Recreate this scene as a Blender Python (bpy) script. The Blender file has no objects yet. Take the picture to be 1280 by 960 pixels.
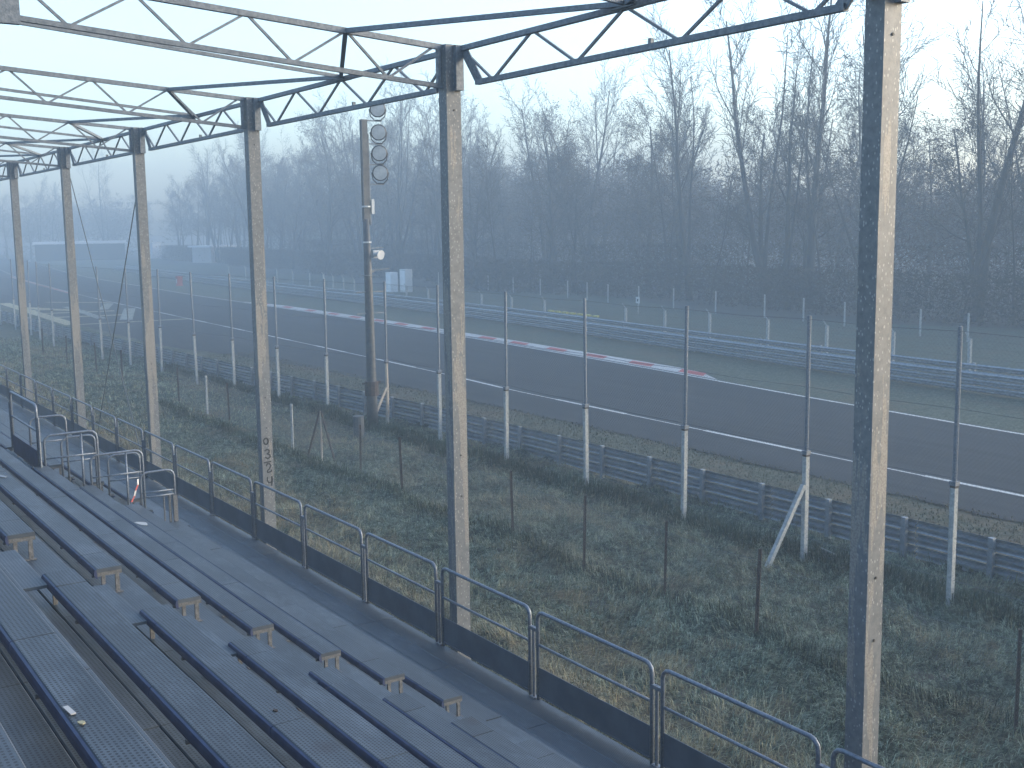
import bpy, bmesh, math, random
import numpy as np
from mathutils import Vector, Matrix
random.seed(7)
rng = np.random.default_rng(11)
S = bpy.context.scene
COL = S.collection
R = math.radians

# ------------------------------------------------------------------ camera
cam_d = bpy.data.cameras.new('camera')
cam = bpy.data.objects.new('camera', cam_d); COL.objects.link(cam)
YAW, PITCH, ROLL = 0.5999, 0.1369, -0.0131
fw = Vector((math.sin(YAW)*math.cos(PITCH), math.cos(YAW)*math.cos(PITCH), -math.sin(PITCH)))
rt = Vector((math.cos(YAW), -math.sin(YAW), 0)); up = rt.cross(fw)
c_, s_ = math.cos(ROLL), math.sin(ROLL)
rt2 = c_*rt + s_*up; up2 = -s_*rt + c_*up
M = Matrix(((rt2.x, up2.x, -fw.x, -6.886), (rt2.y, up2.y, -fw.y, -11.645), (rt2.z, up2.z, -fw.z, 5.098), (0, 0, 0, 1)))
cam.matrix_world = M
cam_d.sensor_width = 36; cam_d.sensor_fit = 'HORIZONTAL'
cam_d.lens = 1427.4/1280*36
cam_d.clip_start = 0.05; cam_d.clip_end = 6000
S.camera = cam

# ------------------------------------------------------------------ world, sun, exposure
SUN_EL, SUN_AZ = R(13), R(112)          # azimuth from +Y towards +X: weak low sun far to the right of the view
W = bpy.data.worlds.new('World'); S.world = W; W.use_nodes = True
nt = W.node_tree; nt.nodes.clear()
sky = nt.nodes.new('ShaderNodeTexSky'); sky.sky_type = 'NISHITA'; sky.sun_disc = False
sky.sun_elevation = SUN_EL; sky.sun_rotation = SUN_AZ
sky.air_density = 1.0; sky.dust_density = 3.0; sky.ozone_density = 2.2
bg = nt.nodes.new('ShaderNodeBackground'); bg.inputs['Strength'].default_value = 0.15
wo = nt.nodes.new('ShaderNodeOutputWorld')
nt.links.new(sky.outputs[0], bg.inputs[0]); nt.links.new(bg.outputs[0], wo.inputs[0])
sd = bpy.data.lights.new('sun', 'SUN'); sd.energy = 0.5; sd.angle = R(14); sd.color = (1, .98, .955)
sun = bpy.data.objects.new('sun', sd); COL.objects.link(sun)
sdir = Vector((math.sin(SUN_AZ)*math.cos(SUN_EL), math.cos(SUN_AZ)*math.cos(SUN_EL), math.sin(SUN_EL)))
sun.rotation_euler = (-sdir).to_track_quat('-Z', 'Y').to_euler(); sun.location = (0, 0, 60)
V = S.view_settings
V.view_transform = 'Standard'; V.look = 'None'; V.gamma = 1; V.exposure = 2.38; V.use_curve_mapping = False
FOG = 0.0044
S.render.engine = 'CYCLES'
S.cycles.volume_bounces = 1; S.cycles.max_bounces = 6; S.cycles.use_denoising = True

# ------------------------------------------------------------------ helpers
def tag(o, label=None, cat=None, group=None, kind=None):
    if label: o['label'] = label
    if cat: o['category'] = cat
    if group: o['group'] = group
    if kind: o['kind'] = kind
    return o
def empty(name, loc=(0, 0, 0), label=None, cat=None, group=None):
    o = bpy.data.objects.new(name, None); COL.objects.link(o); o.location = loc
    o.empty_display_size = .2
    return tag(o, label, cat, group)
def link(name, me, parent=None, loc=(0, 0, 0), rot=None):
    o = bpy.data.objects.new(name, me); COL.objects.link(o); o.location = loc
    if rot: o.rotation_euler = rot
    if parent: o.parent = parent
    return o
def copy_tree(o, parent=None):
    c = o.copy(); COL.objects.link(c); c.parent = parent
    for ch in [x for x in o.children]: copy_tree(ch, c)
    return c
class MB:
    def __init__(s): s.v = []; s.f = []
    def add(s, vs, fs):
        n = len(s.v); s.v += [tuple(v) for v in vs]; s.f += [tuple(i+n for i in f) for f in fs]; return s
    def box(s, x0, x1, y0, y1, z0, z1):
        v = [(x, y, z) for x in (x0, x1) for y in (y0, y1) for z in (z0, z1)]
        return s.add(v, [(0, 1, 3, 2), (4, 6, 7, 5), (0, 4, 5, 1), (2, 3, 7, 6), (0, 2, 6, 4), (1, 5, 7, 3)])
    def bar(s, a, b, w, h=None, upv=(0, 0, 1)):      # square bar from a to b
        a, b = Vector(a), Vector(b); h = h or w
        d = (b-a).normalized(); u = Vector(upv)
        if abs(d.dot(u)) > .98: u = Vector((0, 1, 0))
        x = d.cross(u).normalized(); y = x.cross(d).normalized()
        q = [x*sx*w/2+y*sy*h/2 for sx, sy in ((-1, -1), (1, -1), (1, 1), (-1, 1))]
        return s.add([a+p for p in q]+[b+p for p in q], [(0, 1, 2, 3), (7, 6, 5, 4), (0, 4, 5, 1), (1, 5, 6, 2), (2, 6, 7, 3), (3, 7, 4, 0)])
    def tube(s, pts, r, n=8, cap=True):
        P = [Vector(p) for p in pts]; rr = r if isinstance(r, (list, tuple)) else [r]*len(P)
        base = len(s.v); d = (P[1]-P[0]).normalized()
        x = d.cross(Vector((0, 0, 1)) if abs(d.z) < .9 else Vector((1, 0, 0))).normalized()
        for i, p in enumerate(P):
            if i == 0: t = P[1]-P[0]
            elif i == len(P)-1: t = P[-1]-P[-2]
            else: t = (P[i+1]-P[i]).normalized()+(P[i]-P[i-1]).normalized()
            t = t.normalized(); x = (x-t*x.dot(t)).normalized(); y = t.cross(x)
            for k in range(n):
                a = 2*math.pi*k/n; s.v.append(tuple(p+(x*math.cos(a)+y*math.sin(a))*rr[i]))
        for i in range(len(P)-1):
            for k in range(n):
                a = base+i*n+k; b = base+i*n+(k+1) % n
                s.f.append((a, b, b+n, a+n))
        if cap:
            s.f.append(tuple(base+k for k in range(n))[::-1]); s.f.append(tuple(base+(len(P)-1)*n+k for k in range(n)))
        return s
    def mesh(s, name, mat, smooth=False):
        me = bpy.data.meshes.new(name); me.from_pydata(s.v, [], s.f); me.materials.append(mat)
        if smooth: me.polygons.foreach_set('use_smooth', [True]*len(me.polygons))
        me.update(); return me
    def build(s, name, mat, parent=None, loc=(0, 0, 0), smooth=False):
        return link(name, s.mesh(name, mat, smooth), parent, loc)
def np_mesh(name, verts, faces, mat):
    me = bpy.data.meshes.new(name); k = faces.shape[1]
    me.vertices.add(len(verts)); me.vertices.foreach_set('co', verts.astype(np.float32).ravel())
    me.loops.add(faces.size); me.loops.foreach_set('vertex_index', faces.astype(np.int32).ravel())
    me.polygons.add(len(faces)); me.polygons.foreach_set('loop_start', np.arange(0, faces.size, k, dtype=np.int32))
    me.polygons.foreach_set('loop_total', np.full(len(faces), k, dtype=np.int32))
    me.materials.append(mat); me.update(calc_edges=True); return me

# ------------------------------------------------------------------ materials
K = .84      # calibration of all base colours to the exposure
def mat(name, col, rough=.7, metal=0, noise=None, bump=0, bscale=30, col2=None, detail=6, spec=.5, stretch=(1, 1, 1), lo=.35, hi=.65):
    col = tuple(c*K for c in col); col2 = tuple(c*K for c in col2) if col2 else None
    m = bpy.data.materials.new(name); m.use_nodes = True; t = m.node_tree; b = t.nodes['Principled BSDF']
    b.inputs['Base Color'].default_value = (*col, 1); b.inputs['Roughness'].default_value = rough
    b.inputs['Metallic'].default_value = metal; b.inputs['Specular IOR Level'].default_value = spec
    tc = t.nodes.new('ShaderNodeTexCoord'); mp = t.nodes.new('ShaderNodeMapping')
    mp.inputs['Scale'].default_value = stretch; t.links.new(tc.outputs['Object'], mp.inputs[0])
    m['x'] = 0
    if noise:
        n = t.nodes.new('ShaderNodeTexNoise'); n.inputs['Scale'].default_value = noise; n.inputs['Detail'].default_value = detail
        n.inputs['Roughness'].default_value = .65
        t.links.new(mp.outputs[0], n.inputs[0])
        r = t.nodes.new('ShaderNodeValToRGB'); r.color_ramp.elements[0].position = lo; r.color_ramp.elements[1].position = hi
        r.color_ramp.elements[0].color = (*col, 1); r.color_ramp.elements[1].color = (*(col2 or [min(1, c*1.5) for c in col]), 1)
        t.links.new(n.outputs[0], r.inputs[0]); t.links.new(r.outputs[0], b.inputs['Base Color'])
    if bump:
        n2 = t.nodes.new('ShaderNodeTexNoise'); n2.inputs['Scale'].default_value = bscale; n2.inputs['Detail'].default_value = 5
        bp = t.nodes.new('ShaderNodeBump'); bp.inputs['Strength'].default_value = bump; bp.inputs['Distance'].default_value = .02
        t.links.new(tc.outputs['Object'], n2.inputs[0]); t.links.new(n2.outputs[0], bp.inputs['Height']); t.links.new(bp.outputs[0], b.inputs['Normal'])
    return m
def mixer(t, fac, a, b):
    x = t.nodes.new('ShaderNodeMix'); x.data_type = 'RGBA'
    t.links.new(fac, x.inputs[0])
    for k, q in ((6, a), (7, b)):
        if isinstance(q, tuple): x.inputs[k].default_value = (*q, 1)
        else: t.links.new(q, x.inputs[k])
    return x.outputs[2]
def math_(t, op, a, b=None, c=None):
    x = t.nodes.new('ShaderNodeMath'); x.operation = op
    for k, q in enumerate((a, b, c)):
        if q is None: continue
        if isinstance(q, (int, float)): x.inputs[k].default_value = q
        else: t.links.new(q, x.inputs[k])
    return x.outputs[0]
def noise_(t, vec, scale, detail=4, rough=.6):
    n = t.nodes.new('ShaderNodeTexNoise'); n.inputs['Scale'].default_value = scale; n.inputs['Detail'].default_value = detail
    n.inputs['Roughness'].default_value = rough; t.links.new(vec, n.inputs[0]); return n.outputs[0]
def ramp_(t, fac, stops):
    r = t.nodes.new('ShaderNodeValToRGB'); e = r.color_ramp.elements
    while len(e) < len(stops): e.new(.5)
    for k, (p, c) in enumerate(stops): e[k].position = p; e[k].color = (*[v*(K if max(c) < .99 else 1) for v in c], 1)
    t.links.new(fac, r.inputs[0]); return r.outputs[0]
def geo_pos(t, scale=None):
    g = t.nodes.new('ShaderNodeNewGeometry')
    if not scale: return g.outputs['Position']
    mp = t.nodes.new('ShaderNodeMapping'); mp.inputs['Scale'].default_value = scale
    t.links.new(g.outputs['Position'], mp.inputs[0]); return mp.outputs[0]

def plank_mat(name, c0, c1, hole=.85):
    m = bpy.data.materials.new(name); m.use_nodes = True; t = m.node_tree; b = t.nodes['Principled BSDF']
    P = geo_pos(t); sp = t.nodes.new('ShaderNodeSeparateXYZ'); t.links.new(P, sp.inputs[0])
    pitch = .023
    y = math_(t, 'DIVIDE', sp.outputs[1], pitch)
    row = math_(t, 'FLOOR', math_(t, 'DIVIDE', sp.outputs[0], pitch*.87))
    off = math_(t, 'MULTIPLY', math_(t, 'MODULO', math_(t, 'ADD', row, 10000), 2), .5)
    fx = math_(t, 'SUBTRACT', math_(t, 'FRACT', math_(t, 'DIVIDE', sp.outputs[0], pitch*.87)), .5)
    fy = math_(t, 'SUBTRACT', math_(t, 'FRACT', math_(t, 'ADD', math_(t, 'ADD', y, off), 1000)), .5)
    d = math_(t, 'SQRT', math_(t, 'ADD', math_(t, 'MULTIPLY', fx, fx), math_(t, 'MULTIPLY', fy, fy)))
    g = t.nodes.new('ShaderNodeNewGeometry'); s2 = t.nodes.new('ShaderNodeSeparateXYZ'); t.links.new(g.outputs['Normal'], s2.inputs[0])
    top = math_(t, 'GREATER_THAN', s2.outputs[2], .8)
    h = math_(t, 'MULTIPLY', math_(t, 'LESS_THAN', d, .29), top)
    base = ramp_(t, noise_(t, geo_pos(t, (3, .8, 3)), 1.3, 6), [(.3, c0), (.7, c1)])
    oi = t.nodes.new('ShaderNodeObjectInfo'); base = mixer(t, math_(t, 'MULTIPLY', oi.outputs['Random'], .34), base, tuple(x*.45 for x in c0))
    dirt = noise_(t, geo_pos(t, (4, .5, 4)), 2.6, 8, .75); dk = math_(t, 'MULTIPLY', math_(t, 'SUBTRACT', dirt, .5), 3.0); dk.node.use_clamp = True
    base = mixer(t, math_(t, 'MULTIPLY', dk, .55), base, (.03, .034, .042))
    stain = noise_(t, P, 1.1, 7, .7)
    st = math_(t, 'MULTIPLY', math_(t, 'GREATER_THAN', stain, .69), .55)
    base = mixer(t, st, base, (.035, .03, .03))
    for (sx, sy, sz, sr) in ((-4.66, -6.75, 2.586, .16), (-2.2, -4.2, 1.146, .2), (-4.68, -8.4, 2.586, .2), (-.6, -3.9, 0, .35), (-.3, -5.4, 0, .4)):
        vm = t.nodes.new('ShaderNodeVectorMath'); vm.operation = 'DISTANCE'; t.links.new(P, vm.inputs[0]); vm.inputs[1].default_value = (sx, sy, sz)
        kk = math_(t, 'SUBTRACT', 1, math_(t, 'DIVIDE', math_(t, 'ADD', vm.outputs['Value'], math_(t, 'MULTIPLY', noise_(t, P, 14, 5, .7), .12)), sr)); kk.node.use_clamp = True
        base = mixer(t, math_(t, 'MULTIPLY', kk, .9), base, (.035, .022, .02))
    fr = noise_(t, geo_pos(t, (1, .35, 1)), 3.3, 8, .75)
    frost = math_(t, 'MULTIPLY', math_(t, 'MULTIPLY', math_(t, 'SUBTRACT', fr, .5), 2.2), top)
    frost.node.use_clamp = True
    base = mixer(t, frost, base, (.17, .20, .235))
    base = mixer(t, math_(t, 'MULTIPLY', h, hole), base, (.003, .004, .006))
    t.links.new(base, b.inputs['Base Color'])
    b.inputs['Metallic'].default_value = .35; b.inputs['Roughness'].default_value = .55
    bp = t.nodes.new('ShaderNodeBump'); bp.inputs['Strength'].default_value = .5; bp.inputs['Distance'].default_value = .004
    t.links.new(math_(t, 'SUBTRACT', 1, h), bp.inputs['Height']); t.links.new(bp.outputs[0], b.inputs['Normal'])
    return m
M_seat = plank_mat('seat_steel', (.058, .070, .086), (.10, .118, .14))
M_deck = plank_mat('deck_steel', (.065, .08, .10), (.105, .125, .15), .6)
M_lip = mat('lip_shaded_steel', (.024, .034, .085), .5, .3, 8, 0, 30, (.045, .062, .135))  # plank steel darkened to navy: shade of the back faces put into the colour
M_bracket = mat('bench_bracket_steel', (.17, .17, .17), .7, .1, 45, .3, 60, (.08, .08, .08))
M_galv = mat('galvanised_tube', (.10, .12, .155), .45, .45, 40, .1, 80, (.20, .23, .27))
M_truss = mat('truss_steel', (.11, .13, .15), .6, .3, 22, .2, 60, (.20, .22, .24))
M_mast = mat('mast_steel', (.045, .052, .06), .6, .2, 6, .2, 60, (.085, .092, .10))
M_sheet = mat('kick_sheet', (.055, .073, .10), .5, .3, 3, 0, 30, (.085, .108, .14))
M_guard = mat('guard_rail_zinc', (.15, .175, .205), .45, .25, 5, .1, 40, (.25, .28, .315))
M_conc = mat('fence_concrete', (.22, .235, .235), .9, 0, 14, .4, 60, (.40, .41, .40))
M_rust = mat('rusty_stake', (.022, .015, .014), .9, 0, 18, .3, 60, (.065, .045, .038))
M_wire = mat('wire_steel', (.10, .12, .13), .6, .3)
M_black = mat('black_paint', (.008, .009, .012), .6)
M_bolt = mat('bolt_dark', (.03, .03, .03), .7)
M_lamphouse = mat('lamp_housing', (.045, .045, .05), .5, .3)
M_glass = mat('lamp_glass', (.38, .39, .39), .2, 0, 5, 0, 30, (.55, .55, .54))
M_white = mat('white_plastic', (.42, .44, .45), .6, 0, 7, 0, 30, (.52, .53, .53))
M_red = mat('red_paint', (.45, .06, .05), .7, 0, 12, 0, 30, (.30, .07, .06))
M_wood = mat('pale_timber', (.30, .25, .20), .9, 0, 14, 0, 30, (.5, .45, .38), stretch=(1, 1, .15))
M_yel = mat('yellow_plastic', (.45, .40, .12), .7)
M_bark = mat('bark', (.014, .013, .013), .95, 0, 6, .5, 12, (.042, .038, .034), stretch=(1, 1, .3))
M_leaf = mat('dry_leaves', (.03, .022, .015), .95, 0, .8, 0, 30, (.10, .07, .045))
M_brush = mat('thicket', (.016, .017, .013), 1, 0, .5, 0, 30, (.055, .045, .032))
M_wall = mat('render_wall', (.45, .42, .40), .9, 0, 3, 0, 30, (.55, .52, .5))
M_roof = mat('roof_pale', (.70, .70, .70), .8, 0, 2, 0, 30, (.82, .82, .82))
M_dark = mat('dark_opening', (.02, .02, .025), .8)

def post_mat():          # galvanised column, spangled, beige coating flaking off lower down
    m = bpy.data.materials.new('column_zinc'); m.use_nodes = True; t = m.node_tree; b = t.nodes['Principled BSDF']
    P = geo_pos(t)
    v = t.nodes.new('ShaderNodeTexVoronoi'); v.inputs['Scale'].default_value = 34; t.links.new(geo_pos(t, (1, 1, .55)), v.inputs[0])
    sp = math_(t, 'LESS_THAN', v.outputs['Distance'], .22)
    n = noise_(t, P, 16, 6, .7)
    base = ramp_(t, n, [(.35, (.112, .121, .128)), (.65, (.172, .18, .185))])
    base = mixer(t, math_(t, 'MULTIPLY', sp, .45), base, (.40, .40, .38))
    pe = noise_(t, geo_pos(t, (5, 5, .55)), 1.5, 8, .62)
    z = t.nodes.new('ShaderNodeSeparateXYZ'); t.links.new(P, z.inputs[0])
    band = math_(t, 'SUBTRACT', 1, math_(t, 'ABSOLUTE', math_(t, 'DIVIDE', math_(t, 'SUBTRACT', z.outputs[2], 3.1), 2.6)))
    k = math_(t, 'GREATER_THAN', math_(t, 'ADD', pe, math_(t, 'MULTIPLY', band, .12)), .60)
    base = mixer(t, math_(t, 'MULTIPLY', k, .8), base, ramp_(t, noise_(t, P, 60, 4), [(.35, (.165, .152, .135)), (.6, (.29, .272, .245))]))
    k2 = math_(t, 'GREATER_THAN', noise_(t, geo_pos(t, (9, 9, 1)), 3.1, 8, .7), .68)
    base = mixer(t, math_(t, 'MULTIPLY', k2, math_(t, 'MULTIPLY', k, .8)), base, (.10, .075, .06))
    t.links.new(base, b.inputs['Base Color']); b.inputs['Roughness'].default_value = .6; b.inputs['Metallic'].default_value = .15
    bp = t.nodes.new('ShaderNodeBump'); bp.inputs['Strength'].default_value = .25; bp.inputs['Distance'].default_value = .004
    t.links.new(math_(t, 'ADD', n, k), bp.inputs['Height']); t.links.new(bp.outputs[0], b.inputs['Normal'])
    return m
M_post = post_mat()

def grass_mat(name, dark, green, frost, straw, blade=False):
    m = bpy.data.materials.new(name); m.use_nodes = True; t = m.node_tree; b = t.nodes['Principled BSDF']
    P = geo_pos(t)
    big = noise_(t, geo_pos(t, (1, .55, 1)), .42, 5, .6); med = noise_(t, P, 2.3, 5, .65); fine = noise_(t, P, 17, 5, .75)
    mid_ = noise_(t, P, 5.5, 4, .7)
    fine2 = math_(t, 'ADD', math_(t, 'MULTIPLY', fine, .5), math_(t, 'MULTIPLY', mid_, .5))
    c = ramp_(t, fine2, [(.42, dark), (.495, green), (.58, frost)])  # dark stop paints the shade of crevices between tufts into the colour
    c2 = ramp_(t, fine, [(.3, tuple(x*.4 for x in straw)), (.65, straw)])
    f = math_(t, 'MULTIPLY', math_(t, 'SUBTRACT', math_(t, 'ADD', math_(t, 'MULTIPLY', big, .6), math_(t, 'MULTIPLY', med, .4)), .48), 7); f.node.use_clamp = True
    sx = t.nodes.new('ShaderNodeSeparateXYZ'); t.links.new(P, sx.inputs[0])
    nearb = math_(t, 'DIVIDE', math_(t, 'SUBTRACT', 4.6, sx.outputs[0]), 4.0); nearb.node.use_clamp = True
    f = math_(t, 'ADD', f, math_(t, 'MULTIPLY', nearb, math_(t, 'MULTIPLY', math_(t, 'GREATER_THAN', math_(t, 'ADD', med, math_(t, 'MULTIPLY', nearb, .16)), .49), .9))); f.node.use_clamp = True
    c = mixer(t, math_(t, 'MULTIPLY', f, .8), c, c2)
    if blade:
        a = t.nodes.new('ShaderNodeAttribute'); a.attribute_name = 'tone'
        c = mixer(t, math_(t, 'MULTIPLY', a.outputs['Fac'], .65), c, frost)
    t.links.new(c, b.inputs['Base Color']); b.inputs['Roughness'].default_value = .9; b.inputs['Specular IOR Level'].default_value = .2
    if not blade:
        bp = t.nodes.new('ShaderNodeBump'); bp.inputs['Strength'].default_value = .8; bp.inputs['Distance'].default_value = .06
        t.links.new(math_(t, 'ADD', fine, med), bp.inputs['Height']); t.links.new(bp.outputs[0], b.inputs['Normal'])
    return m
M_grass = grass_mat('grass_ground', (.006, .011, .007), (.025, .038, .025), (.11, .14, .11), (.14, .11, .065))  # darkened ground: shade between the blades is put into its base colour
M_blade = grass_mat('grass_blades', (.009, .017, .010), (.052, .080, .050), (.30, .36, .28), (.36, .28, .15), True)
M_bladed = grass_mat('tall_grass', (.014, .024, .014), (.028, .043, .026), (.06, .085, .06), (.07, .065, .04), True)
M_straw = grass_mat('straw_blades', (.07, .06, .04), (.14, .125, .085), (.24, .23, .18), (.22, .19, .13), True)
M_verge = grass_mat('verge_grass', (.035, .045, .03), (.065, .075, .052), (.12, .13, .105), (.16, .13, .09))
M_bank = grass_mat('bank_grass', (.035, .05, .035), (.06, .078, .055), (.10, .12, .10), (.12, .105, .075))
M_floor = mat('forest_floor', (.02, .022, .018), 1, 0, .3, .6, 3, (.05, .045, .035))

def asphalt_mat():
    m = bpy.data.materials.new('asphalt'); m.use_nodes = True; t = m.node_tree; b = t.nodes['Principled BSDF']
    P = geo_pos(t)
    a = noise_(t, geo_pos(t, (1.6, .045, 1)), 1.6, 7, .7); a = math_(t, 'ADD', math_(t, 'MULTIPLY', a, .65), math_(t, 'MULTIPLY', noise_(t, geo_pos(t, (.5, .12, 1)), .9, 6, .7), .35)); f = noise_(t, P, 60, 3)
    c = ramp_(t, math_(t, 'ADD', math_(t, 'MULTIPLY', a, .85), math_(t, 'MULTIPLY', f, .15)), [(.36, (.017, .023, .030)), (.64, (.038, .046, .056))])
    t.links.new(c, b.inputs['Base Color']); b.inputs['Roughness'].default_value = .95; b.inputs['Specular IOR Level'].default_value = .15
    bp = t.nodes.new('ShaderNodeBump'); bp.inputs['Strength'].default_value = .3; bp.inputs['Distance'].default_value = .01
    t.links.new(f, bp.inputs['Height']); t.links.new(bp.outputs[0], b.inputs['Normal'])
    return m
M_asph = asphalt_mat()
def worn(name, col, thr=.42, under=(.06, .062, .07), sc=14):
    m = bpy.data.materials.new(name); m.use_nodes = True; t = m.node_tree; b = t.nodes['Principled BSDF']
    n = noise_(t, geo_pos(t), sc, 6, .75)
    k = ramp_(t, n, [(thr-.06, (0, 0, 0)), (thr+.06, (1, 1, 1))])
    t.links.new(mixer(t, k, under, col), b.inputs['Base Color']); b.inputs['Roughness'].default_value = .8; return m
M_line = worn('white_road_paint', (.42, .44, .44), .42)
M_kerbw = worn('kerb_white', (.34, .35, .35), .42, (.16, .16, .16), 9)
M_kerbr = worn('kerb_red', (.27, .04, .04), .36, (.2, .12, .12), 9)
M_kerbf = worn('kerb_faded', (.20, .20, .20), .46, (.1, .1, .1), 5)
M_payel = worn('yellow_road_paint', (.27, .24, .13), .46, (.07, .07, .07), 5)
M_pale = worn('pale_road_paint', (.17, .19, .16), .48, (.07, .075, .08), 3)

# ------------------------------------------------------------------ the ground, road, markings
G = -1.2
MB().add([(-900, -700, G-.09), (1200, -700, G-.09), (1200, 1500, G-.09), (-900, 1500, G-.09)], [(0, 1, 2, 3)]).build('ground', M_floor)['kind'] = 'structure'
def hnoise(x, y):
    h = .05*np.sin(x*1.3+.7*np.sin(y*.5))*np.cos(y*.9+.5*np.sin(x*.8))+.035*np.sin(x*3.1+y*1.7)*np.cos(y*2.6-x*1.1)+.018*np.sin(x*7.3-y*5.1)*np.sin(y*8.2+x*2.3)
    h += .055*np.sin(x*9.1+2*np.sin(y*3.7))*np.sin(y*10.3+2*np.sin(x*4.1))+.10*np.maximum(0, np.sin(x*2.3+np.sin(y*1.7))*np.sin(y*2.9+1.3*np.sin(x*1.9)))
    return h
def sheet(name, x0, x1, y0, y1, dx, dy, m, hf, z=G):
    nx = int((x1-x0)/dx)+1; ny = int((y1-y0)/dy)+1
    X, Y = np.meshgrid(np.linspace(x0, x1, nx), np.linspace(y0, y1, ny)); Z = z+hf(X, Y)
    v = np.stack([X, Y, Z], -1).reshape(-1, 3)
    i = np.arange(ny-1)[:, None]*nx+np.arange(nx-1)[None]; i = i.ravel()
    f = np.stack([i, i+1, i+nx+1, i+nx], -1)
    me = np_mesh(name, v, f, m); me.polygons.foreach_set('use_smooth', [True]*len(me.polygons))
    o = link(name, me); o['kind'] = 'structure'; return o
def field_h(X, Y):
    h = hnoise(X, Y)
    ridge = .16*np.exp(-((X-1.9-.25*np.sin(Y*.35))/.35)**2)+.07*np.exp(-((X-9.55)/.3)**2)+.05*np.exp(-((X-5.75)/.3)**2)
    edge = np.clip((12.4-X)/.8, 0, 1)
    return (h+ridge)*edge-.03
sheet('grass_field', -9, 12.8, -22, 60, .14, .16, M_grass, field_h)
sheet('grass_field', -9, 12.8, 60, 320, 1.0, 2.0, M_grass, lambda X, Y: .03*np.sin(X+Y)*np.clip((12.4-X), 0, 1)-.03)
NEAR = [(-40, 17.0), (2.9, 17.3), (9.3, 17.4), (24.9, 17.95), (31, 18.5), (45, 19.3), (68, 20.4), (94, 21.7), (107, 22.5), (160, 27), (260, 40), (420, 75)]
FAR = [(-40, 23.0), (7.3, 24.4), (16.8, 25.3), (26.7, 26.5), (39.4, 27.7), (57.4, 29.2), (82, 30.4), (98, 31.0), (115, 32.2), (155, 35.2), (180, 38), (260, 49), (420, 86)]
EDGE = [(-40, 15.0), (2, 15.1), (20, 15.2), (36, 14.9), (44, 14.2), (50, 12.9), (56, 12.8), (420, 12.8)]
def ip(T, y): return float(np.interp(y, [a for a, b in T], [b for a, b in T]))
def strip(fa, fb, ys, z):
    v = []; f = []
    for i, y in enumerate(ys):
        v += [(fa(y), y, z), (fb(y), y, z)]
        if i: f.append((2*i-2, 2*i-1, 2*i+1, 2*i))
    return MB().add(v, f)
ys = list(np.arange(-40, 421, 2.0))
strip(lambda y: ip(EDGE, y)+.06*math.sin(y*1.9)+.05*math.sin(y*4.3+1), lambda y: ip(FAR, y)+.16, list(np.arange(-40, 421, .5)), G).build('road', M_asph)['kind'] = 'structure'
sheet('verge', 12.3, 16.0, -40, 120, .5, .5, M_verge, lambda X, Y: .02*np.sin(X*3+Y)-.03)
far_verge = strip(lambda y: ip(FAR, y)+.1, lambda y: ip(FAR, y)+9, ys, G-.02).build('far_verge', M_bank); far_verge['kind'] = 'structure'
def bank_h(X, Y): return np.clip((X-34)/14, 0, 1)*.35+.05*np.sin(X*.8+Y*.31)
b_ = strip(lambda y: ip(FAR, y)+5.5, lambda y: max(54.5, ip(FAR, y)+24)+4*math.sin(y*.11), ys, G-.012); b_.build('bank', M_bank)['kind'] = 'structure'
# painted lines
L1 = strip(lambda y: ip(NEAR, y)-.04, lambda y: ip(NEAR, y)+.04, ys, G+.004).build('track_line', M_line); L1['kind'] = 'structure'
for a in np.arange(-6.5, 100, 8.0):
    yy = list(np.linspace(a, a+4.1, 4))
    strip(lambda y: ip(NEAR, y)-.085, lambda y: ip(NEAR, y)+.075, yy, G+.008).build('track_line', M_line)['kind'] = 'structure'
strip(lambda y: ip(FAR, y)-.08, lambda y: ip(FAR, y)+.08, ys, G+.004).build('track_line', M_line)['kind'] = 'structure'
# kerb: white serrated strip with red blocks
kerb = empty('kerb', (0, 0, 0), 'red and white painted kerb along the far edge of the track', 'kerb')
kys = [21.6, 22.4, 23.5, 25]+list(np.arange(26, 85, 2.0))+[85]
def ko(y): return ip(FAR, y)+.10+1.05*min(1, (y-21.6)/2.5, (85-y)/8+.12)
strip(lambda y: ip(FAR, y)+.085, ko, kys, G+.035).build('kerb_base', M_kerbw, kerb)
MBk = strip(lambda y: ip(FAR, y)+.06, lambda y: ip(FAR, y)+.085, kys, G+.01); MBk.build('kerb_lip', M_kerbw, kerb)
for c in (23.9, 27.7, 31.5, 35.1, 39, 42.6, 46.6, 50.4, 54.4, 58, 62, 66, 70.6, 75.5, 81):
    v = [(ip(FAR, c-1.15)+.26, c-1.15, G+.04), (ip(FAR, c+.6)+.26, c+.6, G+.04), (ip(FAR, c+1.15)+.92, c+1.15, G+.04), (ip(FAR, c-.6)+.92, c-.6, G+.04)]
    MB().add(v, [(0, 3, 2, 1)]).build('red_block', M_kerbr, kerb)
k2 = empty('kerb', (0, 0, 0), 'faint red and white kerb far off at the left edge, inside the misty bend', 'kerb')
strip(lambda y: ip(NEAR, y)-.7, lambda y: ip(NEAR, y)-.15, list(np.arange(111, 170, 4.0)), G+.03).build('kerb_base', M_kerbf, k2)
for c in np.arange(113, 166, 4.0):
    MB().add([(ip(NEAR, c)-.75, c, G+.036), (ip(NEAR, c)-.25, c, G+.036), (ip(NEAR, c+2)-.25, c+2, G+.036), (ip(NEAR, c+2)-.75, c+2, G+.036)], [(0, 1, 2, 3)]).build('red_block', M_kerbr, k2)
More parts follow.
